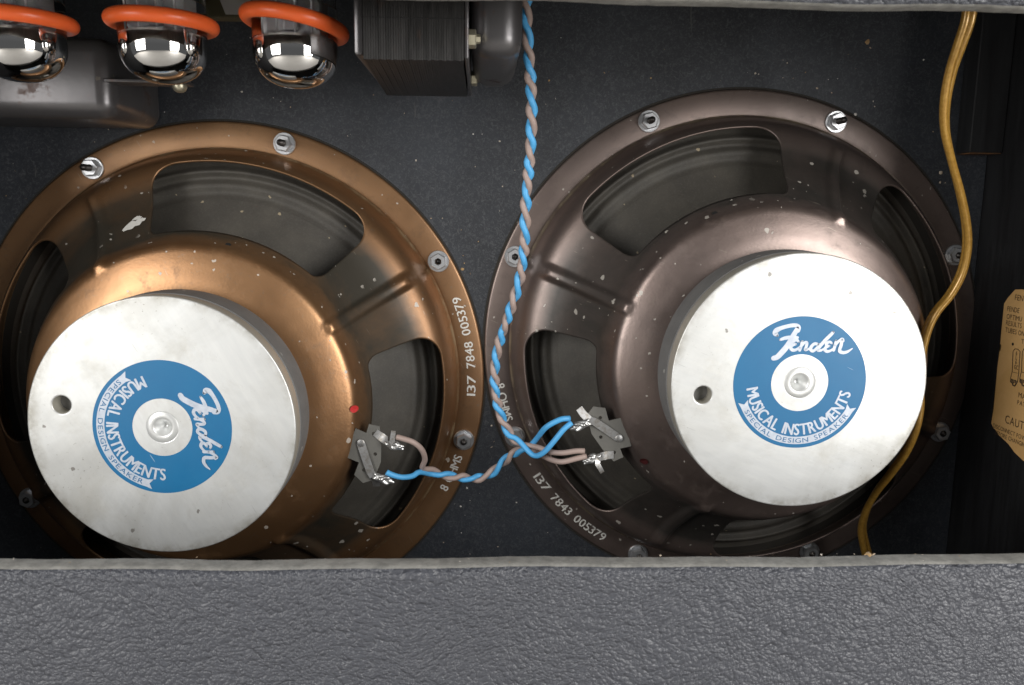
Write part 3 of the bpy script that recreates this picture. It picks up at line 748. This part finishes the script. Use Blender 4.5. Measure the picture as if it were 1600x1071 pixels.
# dark pressed-steel choke can under the left tubes
ck = thing('choke_can', (-.23, -.033, .08), 'dark pressed-steel choke can with rounded corners under the left tubes', 'choke')
inv = Matrix.Translation((.23, .033, -.08))
bm = bmesh.new(); add_box(bm, (-.300, -.066, .0432), (-.1862, -.002, .083), .0085, 6)
for v_ in bm.verts:
    f = (v_.co.y+.066)/.064
    v_.co.x += .0015*f if v_.co.x > -.24 else 0
bm.transform(inv); obj('can', bm, ENAMEL, ck, angle=40)
bm = bmesh.new(); add_box(bm, (-.189, -.068, .0606), (-.149, -.054, .0622), .0004); bm.transform(inv); obj('mounting_foot', bm, ENAMEL, ck)
p_ = at(281, 136, .06)
bm = bmesh.new(); add_lathe(bm, [(0, -.0034), (.0016, -.0033), (.0028, -.0026), (.0036, -.001), (.0037, 0), (.0037, .0012), (0, .0012)], 20); bm.transform(inv @ Matrix.Translation((p_.x, p_.y, .0604))); obj('mounting_screw', bm, BRASSY, ck, smooth=True)

# ------------------------------------------------------------------ twisted speaker wire
WR = .00152
def twisted(path, turns_per_m, phase, hand=1):
    P = resample(catmull(path, 14), .0012); T, N = frames(P)
    view = Vector((0, -1, 0)); a_, b_ = [], []; s = 0
    for i, p in enumerate(P):
        if i: s += (P[i]-P[i-1]).length
        v_ = (view-T[i]*view.dot(T[i])).normalized(); u_ = T[i].cross(v_)
        ph = phase+hand*(2*math.pi*turns_per_m*s+.45*math.sin(s*151)+.35*math.sin(s*67+1))
        p = p+(u_*math.sin(s*83)+v_*math.sin(s*119+2))*.0005
        o_ = (v_*math.cos(ph)+u_*math.sin(ph))*WR*.98
        a_.append(p+o_); b_.append(p-o_)
    return a_, b_
def wire(name, P, mat, parent, r=WR):
    P = resample(P, .0014) if len(P) > 3 else P
    inv_ = Matrix.Translation(-parent.location); bm = bmesh.new(); add_tube(bm, P, r, 12); bm.transform(inv_); return obj(name, bm, mat, parent, smooth=True)
def joined(pts_before, tw, pts_after):
    P = list(pts_before)+tw[2:-2:4]+list(pts_after); return catmull(P, 4)
jr1 = spk_pt('R', 69.2, -87.0, 73.5); jr2 = spk_pt('R', 84.8, -74.0, 73.5)   # right speaker joints
jl1 = spk_pt('L', 70.0, -87.0, 73.5); jl2 = spk_pt('L', 84.6, -74.0, 73.5)
ld = thing('speaker_wire', (.02, -.1, .09), 'twisted blue and brown wire pair hanging down to the right loudspeaker', 'wire', group='twisted speaker wires')
path = [at(822, -30, .118), at(825, 40, .115), at(828, 110, .112), at(829, 180, .110), at(828, 250, .106), at(823, 320, .10), at(819, 380, .095), at(811, 435, .088), at(795, 495, .080), at(779, 545, .074), at(772, 590, .069), at(777, 635, .065), at(793, 672, .063), at(812, 694, .064)]
A, B = twisted(path, 1/.0152, 2.2, -1)
blue_end = [at(832, 711, .069), at(847, 709, .073), at(862, 694, .076), at(880, 672, .077), at(893, 661, .0755)]
brown_end = [at(840, 699, .066), at(858, 706, .070), at(878, 708, .075), at(900, 705, .076), at(914, 705, .0755)]
wire('blue_wire', joined([], A, blue_end), LBLUE, ld); wire('brown_wire', joined([], B, brown_end), LBROWN, ld)
jp = thing('speaker_wire', (.0, -.06, -.15), 'short twisted blue and brown wire pair joining the two loudspeakers', 'wire', group='twisted speaker wires')
path = [at(818, 700, .058), at(800, 712, .055), at(784, 727, .050), at(765, 743, .048), at(744, 748, .048), at(722, 745, .050), at(700, 742, .052), at(682, 738, .055), at(668, 735, .058)]
A, B = twisted(path, 1/.0185, 1.2, -1)
wire('blue_wire', joined([at(890, 654, .0755), at(875, 656, .077), at(853, 668, .075), at(840, 684, .067), at(828, 697, .062)], A, [at(655, 738, .064), at(645, 744, .068), at(628, 746, .072), at(612, 742, .074), at(604, 738, .0745)]), LBLUE, jp)
wire('brown_wire', joined([at(916, 713, .0755), at(900, 717, .0765), at(876, 722, .075), at(855, 716, .068), at(838, 706, .060)], B, [at(660, 732, .062), at(664, 718, .068), at(659, 703, .074), at(647, 692, .077), at(634, 687, .077), at(620, 683, .0755)]), LBROWN, jp)

# ------------------------------------------------------------------ amber zip cord on the right
cd = thing('zip_cord', (.23, -.1, 0), 'translucent amber two-strand cord running down past the right loudspeaker', 'cord')
cp = [(1519, -20, .130), (1513, 30, .128), (1500, 70, .124), (1486, 112, .118), (1477, 160, .112), (1477, 205, .106), (1488, 255, .098), (1500, 300, .092), (1509, 345, .087), (1511, 385, .083), (1503, 425, .080), (1485, 460, .078), (1463, 487, .077), (1450, 512, .0765), (1441, 545, .076), (1436, 590, .0755), (1437, 635, .0755), (1430, 672, .075), (1416, 705, .072), (1394, 737, .064), (1370, 768, .054), (1354, 797, .046), (1347, 825, .040), (1351, 852, .036), (1360, 885, .032)]
P = resample(catmull([at(*q) for q in cp], 10), .002); T, N = frames(P)
inv_ = Matrix.Translation(-cd.location)
for sgn in (-1, 1):
    Q = []
    for i, p in enumerate(P):
        f = i/len(P); view = Vector((0, -1, 0)); v_ = (view-T[i]*view.dot(T[i])).normalized(); u_ = T[i].cross(v_)
        tw_ = .25+1.15*math.sin(f*3.0)
        Q.append(p+sgn*(u_*math.cos(tw_)+v_*math.sin(tw_))*.00178)
    bm = bmesh.new(); add_tube(bm, Q, .0019, 14); bm.transform(inv_); obj('strand', bm, AMBER, cd, smooth=True)
    bm = bmesh.new()

# ------------------------------------------------------------------ paper tube chart on the right wall
pc = thing('paper_chart', (XW, -.04, -.09), 'torn yellowed paper tube chart pasted on the right side wall', 'paper chart')
# plane coordinates: a = depth d (towards camera), z up
def wallp(d, z, off=.00015): return Vector((-off, -(d-.04), z+.09))
outl = [(.0320, -.0515), (.0348, -.0478), (.0405, -.0425), (.046, -.0418), (.10, -.0418), (.10, -.1480), (.0560, -.1352), (.0495, -.1318), (.0432, -.1300), (.0398, -.1290), (.0375, -.1272), (.0344, -.1262), (.0322, -.1240), (.0330, -.1150), (.0326, -.1000), (.0322, -.0880), (.0326, -.0800), (.0334, -.0792), (.0335, -.0762), (.0324, -.0755), (.0322, -.0640)]
bm = bmesh.new(); fr = [bm.verts.new(wallp(d, z, .0004)) for d, z in outl]; bk_ = [bm.verts.new(wallp(d, z, .00005)) for d, z in outl]
bm.faces.new(fr)
for i in range(len(outl)): bm.faces.new((fr[i], fr[(i+1) % len(outl)], bk_[(i+1) % len(outl)], bk_[i]))
bmesh.ops.triangulate(bm, faces=[f for f in bm.faces if len(f.verts) > 4]); obj('paper', bm, PAPER, pc)
def wall_d(px, py):
    lo, hi = -.1, .3
    for _ in range(40):
        mid = (lo+hi)/2
        if at(px, py, mid).x > XW: lo = mid
        else: hi = mid
    q = at(px, py, lo); return lo, q.z
for s_, px, py, hgt, sx in (('FEN', 1587, 469, .0034, .95), ('FENDE', 1575, 486, .0030, .9), ('OPTIMU', 1574, 498, .0030, .9), ('RESULTS', 1573, 508, .0030, .85), ('TUBES ON', 1572, 519, .0030, .85),
                            ('T', 1597, 537, .0028, .9), ('MA', 1592.3, 621, .0032, 1.0), ('PAT', 1590.6, 632, .0028, .95), ('CAUTI', 1571.6, 660.5, .0050, .85), ('DISCONNECT POW', 1553, 668, .0027, .85), ('BEFORE CHANGIN', 1556, 679, .0027, .85)):
    d0, z0_ = wall_d(px, py)
    bm = bmesh.new(); add_text(bm, s_, lambda x, y, W_: wallp(d0+x, z0_+y, .00055), hgt, sx, 0., .12)
    obj('printed_text', bm, INK, pc)
def wall_line(bm, pts, r=.00022): add_tube(bm, [wallp(*wall_d(*p), .0006) for p in pts], r, 5)
bm = bmesh.new()
for dx in (0, 14.5):
    wall_line(bm, [(1583+dx, 582), (1584.5+dx, 550), (1587+dx, 545.5), (1592+dx, 546), (1595.5+dx, 549.5), (1593.3+dx, 584), (1583+dx, 581.5), (1580.5+dx, 592), (1591.5+dx, 596.5), (1593.3+dx, 584)])
    wall_line(bm, [(1581.5+dx, 592.5), (1581+dx, 597), (1584+dx, 599.5), (1584.5+dx, 602.5), (1587+dx, 603.5), (1590+dx, 599), (1591+dx, 596.5)], .0004)
    for k in range(3): wall_line(bm, [(1583.4+dx+2.4*k, 594), (1583.2+dx+2.3*k, 599)], .0003)
obj('tube_drawing', bm, INK, pc, smooth=True)
bm = bmesh.new()
for s_, px, py in (('6', 1588.3, 555), ('L', 1588, 562), ('6', 1587.6, 569), ('GC', 1585.6, 576.5)):
    d0, z0_ = wall_d(px, py); add_text(bm, s_, lambda x, y, W_: wallp(d0+x, z0_+y, .00055), .0026, .75, .01)
obj('drawing_lettering', bm, INK, pc)
d0, z0_ = wall_d(1584, 538)
bm = bmesh.new(); bmesh.ops.create_circle(bm, cap_ends=True, radius=.0009, segments=10); bm.transform(Matrix.Translation(wallp(d0, z0_, .0006)) @ Matrix.Rotation(R(-90), 4, 'Y')); obj('nail_hole', bm, BLACK, pc)

# ------------------------------------------------------------------ loose dust, splinters and lint
bm = bmesh.new()
def fleck(p, s, n_):
    q = n_.to_track_quat('Z', 'Y').to_matrix().to_4x4() @ Matrix.Rotation(rnd.uniform(0, 6.3), 4, 'Z'); q.translation = p
    k = rnd.choice((5, 6, 7)); el = rnd.choice((1, 1, 1, .35, .2))
    pts = [q @ Vector((s*math.cos(6.283*i/k)*rnd.uniform(.6, 1.2), s*el*math.sin(6.283*i/k)*rnd.uniform(.6, 1.2), 0)) for i in range(k)]
    top_ = bm.verts.new(q @ Vector((0, 0, s*.35))); vs = [bm.verts.new(x_) for x_ in pts]
    for i in range(k): bm.faces.new((vs[i], vs[(i+1) % k], top_))
cl, crr = Vector((LX, 0, LZ)), Vector((RX, 0, RZ))
while len(bm.verts) < 900:
    p = Vector((rnd.uniform(-.29, .285), -.0002, rnd.uniform(-.24, .10)))
    if (p-cl).length < .158 or (p-crr).length < .158: continue
    fleck(p, rnd.choice((.0003, .0003, .0004, .0005, .0007)), Vector((0, -1, 0)))
for px, py, s in ((722, 421, .0012), (735, 428, .0006), (772, 690, .0007), (768, 699, .0009), (1356, 66, .0016), (1360, 75, .0010), (1337, 179, .0011), (1470, 270, .0012), (1469, 285, .0009)):
    fleck(at(px, py, .0003), s, Vector((0, -1, 0)))
for i in range(26):
    fleck(Vector((rnd.uniform(-.19, .225), rnd.uniform(-.193, -.185), -.1383)), rnd.choice((.0002, .0003, .0004)), Vector((0, 0, 1)))
for px, s in ((21, .0008), (1283, .0006), (1358, .0014), (1352, .0012), (1365, .0011), (1032, .0006)):
    q = at(px, 868, .187); q.z = -.1382; fleck(q, s, Vector((0, -.5, 1)))
tag(obj('dust_flecks', bm, SPECK), 'pale dust flecks and splinters scattered over the black baffle board and panel edge', 'dust', kind='stuff')
